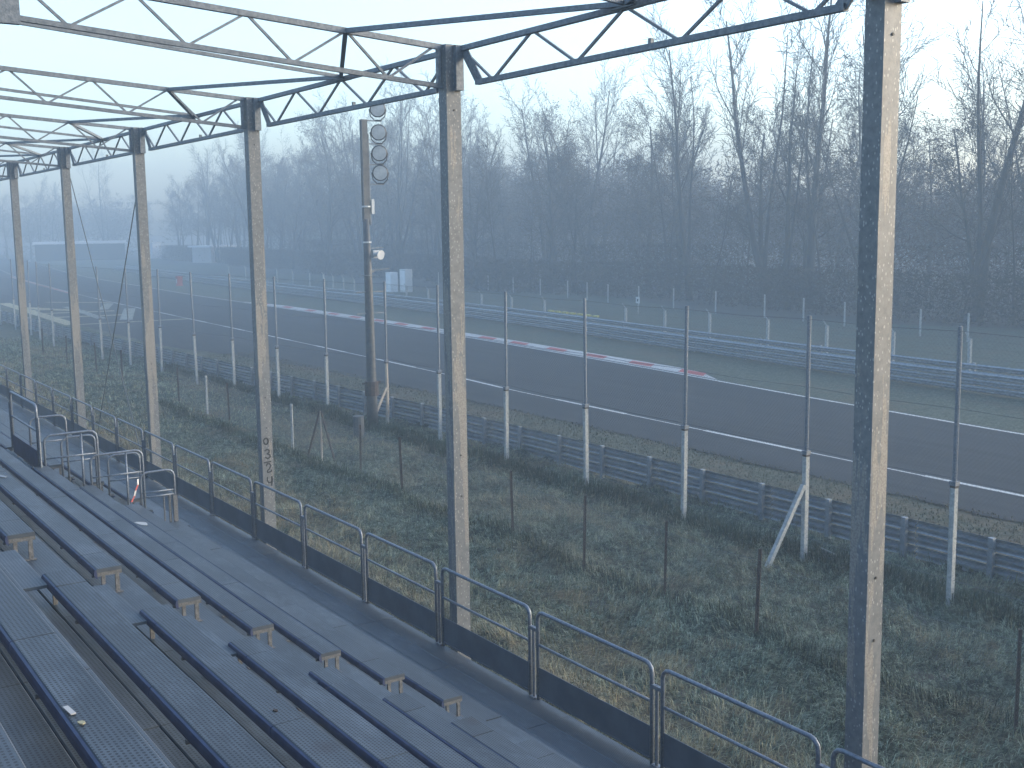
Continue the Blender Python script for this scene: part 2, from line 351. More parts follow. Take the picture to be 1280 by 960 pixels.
# yellow and pale painted lattice on the asphalt
def poly(pts, m, z): return MB().add([(x, y, G+z) for x, y in pts], [tuple(range(len(pts)))]).build('painted_marking', m)
def pband(a, b, w, m, z):
    a, b = Vector(a), Vector(b); d = (b-a).normalized(); n = Vector((-d.y, d.x))*w/2
    o = poly([a-n, b-n, b+n, a+n], m, z); o['kind'] = 'structure'; return o
pband((12.8, 70), (20.5, 69.6), .55, M_payel, .008); pband((12.5, 70), (13.7, 100), 1.0, M_payel, .012)
pband((13.7, 92), (16.5, 84), 1.3, M_payel, .016)
pband((13.2, 78), (18.5, 77), .9, M_payel, .020); pband((13.3, 83), (18.6, 82), .9, M_payel, .024); pband((13.2, 88), (17, 86.5), .8, M_payel, .028)
pband((16.5, 71.5), (20.4, 84), .9, M_pale, .032); pband((18.2, 84), (20.9, 92), .8, M_pale, .036); pband((17, 98), (21.4, 93), .8, M_payel, .040); pband((15.5, 74), (16.8, 90), .7, M_pale, .044)

# ------------------------------------------------------------------ grass blades
def blades(name, n, xr, yr, hmin, hmax, w, m, dens=None, lay=.9, zoff=-.03, hf=field_h, lab='frosty matted grass of the field between grandstand and track'):
    x = rng.uniform(*xr, n); y = rng.uniform(*yr, n)
    if dens is not None:
        k = rng.random(n) < dens(x, y); x, y = x[k], y[k]; n = len(x)
    z = G+hf(x, y)-.01
    h = rng.uniform(hmin, hmax, n); a = rng.uniform(0, 2*np.pi, n)
    # clumps lean together
    la = 2.2*np.sin(x*1.1+1.7*np.sin(y*.7))+2*np.cos(y*1.3)+rng.normal(0, .9, n)
    l = np.abs(rng.normal(lay, .35, n)); hv = h*np.cos(np.clip(l, 0, 1.45)); hh = h*np.sin(np.clip(l, 0, 1.45))
    p0 = np.stack([x, y, z], -1); p1 = p0+np.stack([np.cos(la)*hh*.35, np.sin(la)*hh*.35, hv*.75], -1); p2 = p0+np.stack([np.cos(la)*hh, np.sin(la)*hh, hv*.8], -1)
    s = np.stack([np.cos(a), np.sin(a), np.zeros(n)], -1)*w/2
    v = np.stack([p0-s, p0+s, p1+s*.8, p1-s*.8, p2], 1).reshape(-1, 3)
    b = np.arange(n)[:, None]*5
    f = np.concatenate([b+np.array([[0, 1, 2]]), b+np.array([[0, 2, 3]]), b+np.array([[3, 2, 4]])])
    me = np_mesh(name, v, f, m)
    at = me.attributes.new('tone', 'FLOAT', 'POINT')
    tone = rng.random(n)[:, None]*np.array([[.1, .1, .5, .5, 1.0]])
    at.data.foreach_set('value', tone.ravel().astype(np.float32))
    o = link(name, me); tag(o, lab, 'grass', kind='stuff'); return o
def nb(x, y):   # sparser with distance, clumpy
    d = np.hypot(x+6.9, y+11.6); return np.clip(1.25-d/34, .15, 1)*(.55+.45*(np.sin(x*2.1+y*.7)*np.sin(y*1.9-x) > -.2))
blades('grass', 330000, (.25, 11.2), (-10.5, 26), .10, .32, .010, M_blade, nb, 1.05)
blades('grass', 42000, (.25, 12), (24, 62), .12, .28, .022, M_blade, None, 1.0, lab='frosty grass further along the field, fading into mist')
tall = lambda c, s: (lambda x, y: np.exp(-((x-c-.12*np.sin(y*1.1))/s)**2))
blades('tall_grass', 60000, (8.8, 10.3), (-10, 40), .18, .38, .014, M_bladed, tall(9.55, .25), .45, lab='dark tall grass grown up along the foot of the white-posted catch fence')
blades('tall_grass', 30000, (5.1, 6.4), (-10, 30), .14, .30, .012, M_bladed, tall(5.75, .2), .55, lab='dark grass strip along the rusty stakes of the low fence')
blades('straw_grass', 26000, (1.2, 2.7), (-10, 22), .10, .26, .010, M_straw, lambda x, y: np.exp(-((x-1.9-.25*np.sin(y*.35))/.3)**2), .95, lab='pale straw-coloured ridge of dry grass running along the front of the grandstand')
flat = lambda x, y: 0*x-.0
blades('verge_grass', 26000, (12.0, 15.3), (-6, 45), .05, .12, .022, M_verge, None, 1.0, hf=flat, lab='short straw-coloured grass between guard rail and asphalt')

# ------------------------------------------------------------------ grandstand
g = empty('grandstand', (0, 0, 0), 'stepped open-air grandstand of perforated blue-grey steel planks', 'grandstand')
_pc = {}
def plank(name, parent, x0, x1, y0, y1, z, m, th=.035):
    key = (name, round(x1-x0, 3), round(y1-y0, 3), m.name)
    if key not in _pc:
        b = MB(); w = x1-x0; l = y1-y0; e = .006
        v = []
        prof = [(0, -th), (w, -th), (w, -e), (w-e, 0), (e, 0), (0, -e)]
        for y in (0.003, l-.003): v += [(px, y, pz) for px, pz in prof]
        k = len(prof)
        b.add(v, [tuple(range(k)), tuple(range(2*k-1, k-1, -1))]+[(i, i+k, (i+1) % k+k, (i+1) % k) for i in range(k)])
        _pc[key] = b.mesh(name, m)
    o = link(name, _pc[key], parent, (x0, y0, z-random.uniform(0, .003)))
    o.rotation_euler = (random.uniform(-.0008, .0008), random.uniform(-.006, .006), 0)
    return o
YS = [-4.45+1.91*i for i in range(-7, 28)]
OPEN = (5.05, 6.78)
def split(y0, y1):
    r = [y0]+[y for y in YS if y0+.15 < y < y1-.15]+[y1]; return list(zip(r[:-1], r[1:]))
# deck
for i, (x0, x1) in enumerate(((-.80, -.53), (-.53, -.27), (-.27, .03))):
    for a, b in split(-17.8, 47): plank('deck_plank', g, x0+.002, x1-.002, a+.0, b, 0-.001*i, M_deck)
# treads: tread 0 at z=.22, tread k at .58+.36(k-1)
def tz(k): return .22 if k == 0 else .58+.36*(k-1)
NR = 12
for k in range(0, NR):
    xf = -.84 if k == 0 else -1.45-.6*(k-1)
    xb = xf-.61 if k == 0 else xf-.61
    for a, b in (split(-17.8, OPEN[0])+split(OPEN[1], 47) if 0 <= k <= 4 else split(-17.8, 47)):
        if k == 0: plank('tread_plank', g, xf-.60, xf, a, b, tz(k), M_deck); continue
        plank('tread_plank', g, xf-.30, xf, a, b, tz(k), M_deck); plank('tread_plank', g, xf-.605, xf-.304, a, b, tz(k)-.001, M_deck)
    z1 = tz(k)-.037; z0 = (0 if k == 0 else tz(k-1))-.036
    segs = [(-17.8, OPEN[0]), (OPEN[1], 47)] if k <= 4 else [(-17.8, 47)]
    for a, b in segs:
        MB().box(xf-.03, xf-.012, a, b, z0+.04, z1-.03).build('riser', M_sheet, g)
        MB().box(xf-.012, xf+.01, a, b, z1-.028, z1+.0).build('nosing', M_lip, g)
# sloping stringers and steel legs below
for y in np.arange(-16, 47, 3.82):
    MB().bar((-.85, y, -.12), (-8.1, y, 4.2), .08, .16).build('stringer', M_truss, g)
    MB().bar((-.45, y, G-.1), (-.45, y, -.04), .08).bar((-4.2, y, G-.1), (-4.2, y, 1.85), .08).bar((-7.9, y, G-.1), (-7.9, y, 4.0), .08).build('leg', M_truss, g)
MB().box(.0, .05, -17.8, 47, -.16, -.04).build('edge_beam', M_truss, g)
# half steps in the aisle
for k in range(1, NR):
    xf = -1.45-.6*(k-1)
    plank('aisle_step', g, xf+.02, xf+.26, -4.30, -3.32, tz(k)-.18 if k > 1 else tz(0)+.18, M_deck, .02)
    MB().box(xf+.03, xf+.05, -4.28, -3.34, tz(k)-.38, tz(k)-.205).build('step_riser', M_sheet, g)
# floor seen down the stair opening
for i in range(4): plank('landing_plank', g, -1.85+.25*i, -1.605+.25*i, OPEN[0]-.2, OPEN[1]+.2, -.03, M_deck)
for i in range(6): plank('stair_tread', g, -2.12-.27*i, -1.87-.27*i, OPEN[0]+.06, OPEN[1]-.06, -.2-.18*i, M_deck)
MB().box(-3.62, -3.58, OPEN[0], OPEN[1], G, 1.85).build('opening_wall', M_sheet, g)
for y in (OPEN[0]-.01, OPEN[1]+.03):
    b = MB()
    for k in range(1, 5): b.box(-1.45-.6*(k-1)-.6, -1.45-.6*(k-1)-.04, y-.02, y, G, tz(k)-.06)
    b.build('opening_side', M_sheet, g)
# small pale marks on the planks
M_paper = mat('sticker', (.42, .42, .41), .8)
def litter(x, y, z, w, l, lab, cat, m=M_paper, rz=.3, name='litter', irregular=False):
    b = MB(); n = 9 if irregular else 4
    if irregular:
        p = [(math.cos(2*math.pi*i/n)*w*(.7+.5*random.random()), math.sin(2*math.pi*i/n)*l*(.7+.5*random.random())) for i in range(n)]
    else: p = [(-w, -l), (w, -l), (w, l), (-w, l)]
    b.add([(a, c, .002) for a, c in p]+[(a, c, .006) for a, c in p], [tuple(range(n, 2*n))]+[(i, (i+1) % n, (i+1) % n+n, i+n) for i in range(n)])
    o = b.build(name, m, None, (x, y, z)); o.rotation_euler.z = rz; return tag(o, lab, cat)

# benches
_lip = {}
def bench(k, y0, y1, lab, frames_end=True):
    xr = -1.78-.6*(k-1); z = .786+.36*(k-1); w = .20 if k < 3 else .185
    e = empty('bench', (xr, y0, z), lab, 'bench', 'perforated steel benches in stepped rows')
    for a, b in split(y0, y1):
        plank('seat_plank', e, 0, w, a-y0, b-y0, 0, M_seat, .03)
        key = round(b-a, 3)
        if key not in _lip:      # rounded back lip, its navy shade painted into the colour
            m = MB(); pr = [(0, -.003), (-.010, -.008), (-.016, -.022), (-.018, -.045), (-.012, -.066), (-.002, -.076), (.006, -.074), (.003, -.02)]
            v = []
            for y in (.004, b-a-.004): v += [(px, y, pz) for px, pz in pr]
            n = len(pr); m.add(v, [tuple(range(n)), tuple(range(2*n-1, n-1, -1))]+[(i, i+n, (i+1) % n+n, (i+1) % n) for i in range(n)])
            _lip[key] = m.mesh('back_lip', M_lip, False)
        link('back_lip', _lip[key], e, (-.001, a-y0, 0))
    yy = [y0+.02]+[y for y in np.arange(y0+1.0, y1-.6, 1.91)]+[y1-.05]
    for y in yy:
        link('bracket', BR(w, y in (yy[0], yy[-1])), e, (0, y-y0, 0))
    return e
_br = {}
def BR(w, end=True):
    if (w, end) not in _br:
        b = MB(); h = .172
        b.box(-.004, w+.002, -.012, .012, -.062, -.032)
        if end: b.box(.035, .062, -.01, .01, -h-.03, -.062)
        b.box(w-.048, w-.018, -.01, .01, -h-.03, -.062)
        b.box(.10, w-.0, -.03, .03, -h-.033, -h-.028)
        b.box(-.022, .02, .04, .055, -.080, -.060)
        _br[(w, end)] = b.mesh('bracket', M_bracket)
    return _br[(w, end)]
ordn = ['lowest', 'second', 'third', 'fourth', 'fifth', 'sixth', 'seventh', 'eighth', 'ninth', 'tenth', 'eleventh']
for k in range(1, 10):
    bench(k, -17.5, -4.12, f'{ordn[k-1]} bench up in the seating block nearest the camera, before the aisle')
for k in range(1, 12):
    if k <= 4:
        bench(k, -3.0, 5.0, f'{ordn[k-1]} bench up between the narrow aisle and the railed stair opening')
        bench(k, 6.85, 30, f'{ordn[k-1]} bench up beyond the railed stair opening')
    else:
        bench(k, -3.0, 30, f'{ordn[k-1]} bench up, long row above and behind the railed stair opening')


litter(-5.96, -7.30, 3.306, .010, .045, 'small white sticker on the back edge of a near seat at lower left', 'sticker', rz=.1, name='sticker')
litter(-5.95, -7.44, 3.306, .012, .02, 'tiny yellowish scrap just below the white sticker on the near seat', 'litter', mat('scrap_yellow', (.35, .32, .2), .8), name='scrap', irregular=True)
litter(-4.70, -6.20, 2.586, .012, .015, 'small dark dry leaf lying on a near seat', 'leaf', mat('leaf_dark', (.03, .02, .015), .9), name='fallen_leaf', irregular=True)
litter(-2.90, 2.35, 1.506, .05, .13, 'white oval patch of paper on the third bench before the stair opening', 'paper', name='paper_patch', irregular=True)
litter(-4.70, 1.0, 2.586, .03, .10, 'whitish smear on the sixth bench of the middle block', 'stain', mat('smear', (.22, .25, .28), .9), name='smear', irregular=True)

# ------------------------------------------------------------------ railings
def rail_mesh(length, h, r=.021, mid=None):
    b = MB(); c = .09; pts = [(0, 0, 0)]
    pts.append((0, 0, h-c))
    for a in (30, 60, 90): pts.append((0, c-c*math.cos(R(a)), h-c+c*math.sin(R(a))))
    q = [(0, length-p[1], p[2]) for p in pts[::-1]]
    return b.tube(pts+q, r, 8)
railing = empty('railing', (0, 0, 0), 'galvanised tube railing with kick plates along the front edge of the grandstand walkway', 'railing')
rp = rail_mesh(1.85, .994); rp_me = rp.mesh('railing_panel', M_galv, True)
mid_me = MB().tube([(0, 0, .62), (0, 1.85, .62)], .016, 8).mesh('mid_rail', M_galv, True)
kick_me = MB().box(-.004, .004, .01, 1.84, .055, .37).box(-.018, .004, .01, 1.84, .05, .062).mesh('kick_plate', M_sheet)
st_me = MB().tube([(0, 0, -.03), (0, 0, .80)], .017, 8).box(-.02, .02, -.075, .075, .765, .80).box(-.035, .035, -.05, .05, 0, .012).mesh('stanchion', M_galv)
for k in range(-23, 9):
    p = link('railing_panel', rp_me, railing, (0, -2.0*k-1.86+.0, 0))
    link('mid_rail', mid_me, p); link('kick_plate', kick_me, p)
    link('stanchion', st_me, railing, (0, -2.0*k+.07, 0))
# guard frames round the stair opening
def frame(lab, y, x0, x1, zt, zb, midx=None, bars=(), zfoot=None):
    e = empty('hoop_barrier', (x0, y, zb), lab, 'guard rail', 'tube guard frames at the stair opening')
    L = x1-x0; b = MB(); c = .10
    pts = [(0, 0, 0), (0, 0, zt-zb-c)]+[(c-c*math.cos(R(a)), 0, zt-zb-c+c*math.sin(R(a))) for a in (30, 60, 90)]
    zf = (zfoot if zfoot is not None else zb)-zb
    q = [(L-p[0], 0, p[2]) for p in pts[::-1]]; q[-1] = (L, 0, zf)
    b.tube(pts+q, .0175, 8).build('hoop', M_galv, e, smooth=True)
    for z in bars: MB().tube([(0, 0, z-zb), (L, 0, z-zb)], .013, 6).build('cross_bar', M_galv, e, smooth=True)
    if midx is not None: MB().tube([(midx-x0, .03, -.4), (midx-x0, .03, zt-zb-.01)], .0165, 8).build('upright', M_galv, e, smooth=True)
    return e
frame('lowest tube hoop frame nearest the camera at the stair opening, with two close cross bars', 5.05, -2.12, -1.62, 1.575, .78, None, (1.27, 1.20), .22)
frame('middle tube hoop frame with striped tape beside it, near side of the stair opening', 5.05, -2.81, -2.07, 1.925, 1.14, -2.30, (1.60,), .58)
frame('highest tube hoop frame on the near side of the stair opening', 5.05, -3.42, -2.70, 2.285, 1.50, -2.91, (1.955,), .94)
frame('lowest tube hoop frame on the far side of the stair opening', 6.78, -2.12, -1.62, 1.56, .78, None, (1.15,), .22)
frame('middle tube hoop frame on the far side of the stair opening', 6.78, -2.81, -2.30, 1.93, 1.14, None, (1.55,), .58)
frame('highest tube hoop frame on the far side of the stair opening', 6.78, -3.25, -2.72, 2.29, 1.50, None, (1.9,), .94)
e = empty('hoop_barrier', (-3.5, 5.02, 1.86), 'long upper guard rail with dark blue kick plate above the stair opening', 'guard rail', 'tube guard frames at the stair opening')
pm = rail_mesh(1.74, .87).build('hoop', M_galv, e, smooth=True)
MB().tube([(0, 0, .50), (0, 1.74, .50)], .016, 8).build('mid_rail', M_galv, e); MB().box(-.01, .0, .02, 1.72, -.06, .22).build('kick_plate', M_lip, e)
for yy_ in (-.08, 1.82): MB().tube([(0, yy_, -.05), (0, yy_, .70)], .018, 8).build('stanchion', M_galv, e)
# gate-like steel upright beside the lowest frame
MB().box(-1.72, -1.69, 5.02, 5.06, .2, 1.19).box(-1.66, -1.60, 5.0, 5.04, .2, 1.19).box(-1.80, -1.785, 5.02, 5.05, .2, 1.19).build('gate_post', M_bracket, None)
tag(bpy.data.objects['gate_post'], 'short flat steel uprights standing under the lowest hoop frame by the opening', 'post')
tp = MB(); pts = [(-2.16, 5.02, 1.50), (-2.17, 5.0, 1.42), (-2.21, 4.99, 1.34), (-2.23, 5.0, 1.26), (-2.28, 4.98, 1.18)]
tape = empty('hazard_tape', (-2.12, 5.02, 1.58), 'short strip of red and white barrier tape tied to a hoop frame', 'tape')
for i in range(4):
    a, b = Vector(pts[i])-tape.location, Vector(pts[i+1])-tape.location; w = Vector((.014, .005, 0))
    MB().add([a-w, a+w, b+w, b-w, a-w+Vector((0, .003, 0)), a+w+Vector((0, .003, 0)), b+w+Vector((0, .003, 0)), b-w+Vector((0, .003, 0))], [(0, 1, 2, 3), (7, 6, 5, 4), (0, 4, 5, 1), (1, 5, 6, 2), (2, 6, 7, 3), (3, 7, 4, 0)]).build('tape_band', (M_white, M_red)[i % 2], tape)

# ------------------------------------------------------------------ columns and roof trusses
Y0 = -.145
plab = {2: 'steel column beyond the right frame edge, close to the camera', 1: 'nearest steel column, tall and wide, crossing the right of the view', 0: 'steel column with flaking beige streaks just right of the floodlight mast', -1: 'steel column painted with the black digits 0324',
        -2: 'steel column with a bracing cable running down to its right, third from the left group', -3: 'steel column carrying the second bracing cable, further left', -4: 'steel column standing nearly at the left edge of the view', -5: 'steel column beyond the left edge, sixth from the camera', -6: 'steel column far along the stand beyond the left edge', -7: 'farthest steel column of the row'}
for m, lab in plab.items():
    y = -6.0*m+Y0
    e = empty('steel_column', (.165, y, G), lab, 'column', 'steel columns along the front of the grandstand')
    b = MB(); H = 8.38
    b.box(-.095, .095, -.085, -.073, -.12, H-.02).box(-.095, -.083, -.073, .085, -.12, H-.02).box(.083, .095, -.073, .085, -.12, H-.02).box(-.083, .083, .073, .085, -.12, H-.02)
    b.box(-.083, .083, -.073, .073, H-.05, H-.03)
    b.build('shaft', M_post, e)
    MB().box(-.16, .16, -.15, .15, -.1, .02).build('base_plate', M_truss, e)
    for z in (3.1, 3.6, H-.75): MB().tube([(.0, -.075, z), (.0, -.092, z)], .012, 6).build('bolt', M_bolt, e)
    if m == -1:       # hand painted digits on the near face: 0 3 2 4 one above the other
        def stroke(pts, cz, cx=0, sc=1.0, sx=1.0):
            mb = MB(); P = [Vector((cx+a*sc*sx, -.0868, cz+b*sc)) for a, b in pts]
            for i in range(len(P)-1):
                d = (P[i+1]-P[i]).normalized(); n = Vector((-d.z, 0, d.x))*.0115; ex = d*.006; A, B = P[i]-ex, P[i+1]+ex
                dd = Vector((0, .0014, 0))
                mb.add([A-n, A+n, B+n, B-n, A-n+dd, A+n+dd, B+n+dd, B-n+dd], [(0, 1, 2, 3), (7, 6, 5, 4), (0, 4, 5, 1), (1, 5, 6, 2), (2, 6, 7, 3), (3, 7, 4, 0)])
            return mb.build('painted_digit', M_black, e)
        zz = [1.68-G, 1.47-G, 1.24-G, 1.02-G]
        stroke([(.045*math.cos(t), .055*math.sin(t)) for t in np.linspace(0, 2*math.pi, 13)], zz[0], -.02, .95, .9)
        stroke([(-.045, .055), (-.01, .075), (.03, .055), (.025, .02), (-.01, .0), (.035, -.02), (.045, -.055), (.0, -.08), (-.04, -.055)], zz[1], 0, 1)
        stroke([(-.06, .088), (.06, .095)], zz[2], -.01)
        stroke([(-.03, .03), (-.015, .065), (.03, .06), (.045, .025), (.02, -.02), (-.02, -.055), (-.01, -.08), (.05, -.07), (.055, -.045)], zz[2], 0, 1)
        stroke([(-.035, .06), (-.04, .01), (-.02, -.03), (.03, -.03), (.045, .01), (.04, .065), (.042, -.02), (.03, -.085)], zz[3], .015, 1)
# trusses across (rising over the seats)
def xz(x, top): return (7.14+.070*(-x)) if top else (6.705+.079*(-x))
for m in range(-7, 3):
    y = -6.0*m-.13
    e = empty('roof_truss', (.07, y, 6.7), {2: 'roof truss above the camera', 1: 'nearest roof truss, above the right column', 0: 'large roof truss running up to the top left from the flaking column', -1: 'roof truss ending at the column with the digits', -2: 'roof truss above the column with the bracing cable', -3: 'roof truss just left of the cable bays', -4: 'roof truss at the left edge'}.get(m, f'roof truss {["one","two","three"][max(0, -m-5)]} bays beyond the left edge of the view'), 'roof truss', 'roof trusses over the seating')
    o = Vector((.07, y, 6.7)); XE = -10.2
    MB().bar(Vector((.10, y, xz(.1, 1)))-o, Vector((XE, y, xz(XE, 1)))-o, .06, .06).build('top_chord', M_truss, e)
    MB().bar(Vector((.07, y, xz(.07, 0)))-o, Vector((XE, y, xz(XE, 0)))-o, .05, .05).build('bottom_chord', M_truss, e)
    MB().bar(Vector((.03, y, 6.70))-o, Vector((.03, y, 7.17))-o, .045).build('end_post', M_truss, e)
    px = -.0; 
    for i in range(9):
        t0 = -1.13*i if i else -.02; bt = -.62-1.13*i; t1 = -1.13*(i+1)
        MB().bar(Vector((t0-.03, y, xz(t0, 1)-.02))-o, Vector((bt+.03, y, xz(bt, 0)+.02))-o, .026).build('diagonal', M_truss, e)
        MB().bar(Vector((bt-.03, y, xz(bt, 0)+.02))-o, Vector((t1+.03, y, xz(t1, 1)-.02))-o, .026).build('diagonal', M_truss, e)
    MB().box(-4.70, -4.45, -.04, .04, .30, .80).build('splice_plate', M_truss, e, (-.07, 0, 0))
# edge trusses between columns, braces and purlin
for m in range(-6, 3):
    ya, yb = -6.0*m+Y0+.085, -6.0*(m-1)+Y0-.085; yc = (ya+yb)/2
    o = Vector((.27, yc, 6.7))
    e = empty('edge_truss', o, {2: 'edge truss bay passing beside the camera', 1: 'nearest edge truss bay leaving the nearest column at top right', 0: 'edge truss bay between the digits column and the flaking column, in front of the floodlights'}.get(m, 'edge truss in the '+['','','','second','third','fourth','fifth','sixth','seventh'][max(0,2-m)]+' column bay along the stand' if m < 0 else ''), 'roof truss', 'edge trusses joining the column heads')
    if m == 1: e['label'] = 'nearest full edge truss bay, between the flaking column and the nearest column'
    T = lambda y, z: Vector((.27, y, z))-o
    MB().bar(T(ya-.06, 7.12), T(yb+.06, 7.12), .065, .055).build('top_chord', M_truss, e)
    MB().bar(T(ya+.34, 6.71), T(yb-.34, 6.71), .065, .055).build('bottom_chord', M_truss, e)
    for q, s in ((ya, 1), (yb, -1)):
        MB().bar(T(q+.04*s, 7.10), T(q+.36*s, 6.71), .07, .02, (1, 0, 0)).bar(T(q+.12*s, 7.10), T(q+.42*s, 6.73), .05, .015, (1, 0, 0)).build('end_strut', M_truss, e)
        MB().box(-.02-.08, .0, q-o.y-.001, q-o.y+.001+.06*s, -.05, .45).build('haunch_plate', M_truss, e) if s > 0 else MB().box(-.1, .0, q-o.y-.06, q-o.y, -.05, .45).build('haunch_plate', M_truss, e)
    tops = [yc-2.9, yc-1.5, yc, yc+1.5, yc+2.9]; bots = [yc-2.25, yc-.75, yc+.75, yc+2.25]
    for i in range(4):
        MB().bar(T(tops[i]+.04, 7.10), T(bots[i]-.04, 6.73), .026).build('diagonal', M_truss, e)
        MB().bar(T(bots[i]+.04, 6.73), T(tops[i+1]-.04, 7.10), .026).build('diagonal', M_truss, e)
    MB().box(-.06, .09, -.16, .16, .405, .417).build('node_plate', M_truss, e)
    MB().box(-.02, .02, -.38, -.34, .03, .085).build('clip', M_truss, e)
    # horizontal braces from mid bay to the first nodes of both cross trusses
    for ye in (-6.0*m-.13, -6.0*(m-1)-.13):
        MB().bar(T(yc, 7.15), Vector((-1.13, ye, xz(-1.13, 1)+.0))-o, .05).build('brace', M_truss, e)
    MB().bar(T(yc, 7.155), Vector((-10.2, yc, 7.13+.093*10.2))-o, .045).build('purlin', M_truss, e)
    for yy_ in (ya, yb):
        pass
# rear columns carrying the trusses (behind the seating)
for m in range(-7, 3):
    e = MB().box(-.1, .1, -.1, .1, 0, 9.15).build('rear_column', M_post, None, (-10.3, -6.0*m-.13, G))
    tag(e, f'rear steel column behind the top row of seats, number {3-m} from the camera end', 'column', 'rear columns of the roof frame')
# bracing cables
c1 = MB().tube([(.2, 11.98, 6.2), (.2, 17.4, -.9)], .012, 6).build('bracing_cable', M_wire); tag(c1, 'thin bracing cable slanting down towards the left of the crossed pair in the cable bay', 'cable', 'crossed bracing cables')
c1['label'] = 'bracing cable that starts at the head of the nearer of the two braced columns'
c2 = MB().tube([(.24, 17.7, 6.4), (.24, 12.2, -.9)], .012, 6).build('bracing_cable', M_wire); tag(c2, 'bracing cable that starts at the head of the farther of the two braced columns', 'cable', 'crossed bracing cables')

# ------------------------------------------------------------------ catch fence by the track
def wiremesh(name, p0, p1, z0, z1, pitch, r, parent, m=None):
    p0, p1 = Vector((*p0, 0)), Vector((*p1, 0)); L = (p1-p0).length; d = (p1-p0)/L; H = z1-z0
    S0 = []; n = int(L/pitch)
    us = np.arange(-int(H/pitch), n+1)*pitch
    A = []
    for u in us:
        for s in (1, -1):
            ua, ub = (u, u+H) if s > 0 else (u+H, u)
            za, zb = z0, z1
            # clip to 0..L
            def cl(ua, za, ub, zb):
                pts = []
                t0, t1 = 0, 1; du = ub-ua
                ta, tb = (0-ua)/du, (L-ua)/du
                lo, hi = max(0, min(ta, tb)), min(1, max(ta, tb))
                if lo >= hi: return None
                return ua+du*lo, za+(zb-za)*lo, ua+du*hi, za+(zb-za)*hi
            q = cl(ua, za, ub, zb)
            if q: A.append(q)
    A = np.array(A); n = len(A); dv = np.array(d)
    P0 = np.array(p0)[None]+A[:, 0:1]*dv; P0[:, 2] = A[:, 1]; P1 = np.array(p0)[None]+A[:, 2:3]*dv; P1[:, 2] = A[:, 3]
    nrm = np.array([d.y, -d.x, 0]); t = (P1-P0)/np.linalg.norm(P1-P0, axis=1)[:, None]; b = np.cross(t, nrm)
    v = []
    for P in (P0, P1):
        for k in range(3):
            a = 2*math.pi*k/3; v.append(P+r*(math.cos(a)*nrm[None]+math.sin(a)*b))
    v = np.stack(v, 1).reshape(-1, 3); i = np.arange(n)[:, None]*6
    f = np.concatenate([i+np.array([[0, 1, 4, 3]]), i+np.array([[1, 2, 5, 4]]), i+np.array([[2, 0, 3, 5]])])
    o = link(name, np_mesh(name, v, f, m or M_wire), parent); return o
FP = [(9.3, -6.9), (9.3, -3.8), (9.3, -.7), (9.4, 2.5), (9.5, 5.9), (9.7, 9.5), (9.9, 13.2), (10.35, 17.4), (10.4, 20.8), (9.8, 24.0), (9.5, 27.5), (9.4, 31.7), (8.95, 34.8), (9.0, 39.6), (8.7, 43.4), (8.3, 46.8), (8.1, 51.2), (7.9, 55.3), (8.2, 60), (8.6, 64.3), (8.6, 69), (8.6, 74), (8.6, 80)]
cf = empty('catch_fence', (0, 0, 0), 'tall wire catch fence on white concrete posts with steel tops, beside the track', 'fence')
cp_me = MB().box(-.047, .047, -.045, .045, -.15, 2.08).mesh('post', M_conc)
cs_me = MB().tube([(0, 0, 1.85), (0, 0, 4.62)], .038, 8).box(-.06, .06, -.06, .06, 2.03, 2.10).mesh('steel_pole', M_galv)
cc_me = MB().box(-.051, .051, -.049, .049, 1.99, 2.06).mesh('clamp', M_rust)
for i, (x, y) in enumerate(FP):
    p = link('post', cp_me, cf, (x, y, G), (R(random.uniform(-.6, .6)), R(random.uniform(-.8, .8)), 0))
    if i == 8:
        p.data = MB().tube([(0, 0, -.1), (.02, .02, 1.0), (0, 0, 2.1)], [.06, .055, .05], 7).mesh('post', M_wood); p['label'] = 'bare timber post'
    link('steel_pole', cs_me, p); link('clamp', cc_me, p)
for i in range(len(FP)-1):
    a, b = FP[i], FP[i+1]
    if b[1] < 62: wiremesh('wire_mesh', a, b, G+.15, G+4.55, .085, .0010, cf)
    w = MB()
    for z in (.45, 1.15, 2.15, 3.3, 4.55): w.tube([(a[0], a[1], G+z), ((a[0]+b[0])/2, (a[1]+b[1])/2, G+z-.03), (b[0], b[1], G+z)], .004, 4)
    w.build('strand', M_wire, cf)
# sloping concrete strut at one post
MB().bar((9.4-1.05, 2.5+.02, G-.1), (9.4-.05, 2.5, G+1.45), .085, .08).build('strut', M_conc, cf)
MB().bar((10.4-.7, 20.75, G-.1), (10.38, 20.8, G+1.2), .07, .07).build('strut', M_wood, cf)
pc = MB().box(-.1, .1, -.16, .16, 0, .012).build('paper_scrap', M_paper, None, (9.75, 2.2, G+.16)); pc.rotation_euler = (.3, .5, .4); tag(pc, 'white scrap lying in the grass beside the strutted fence post', 'litter')

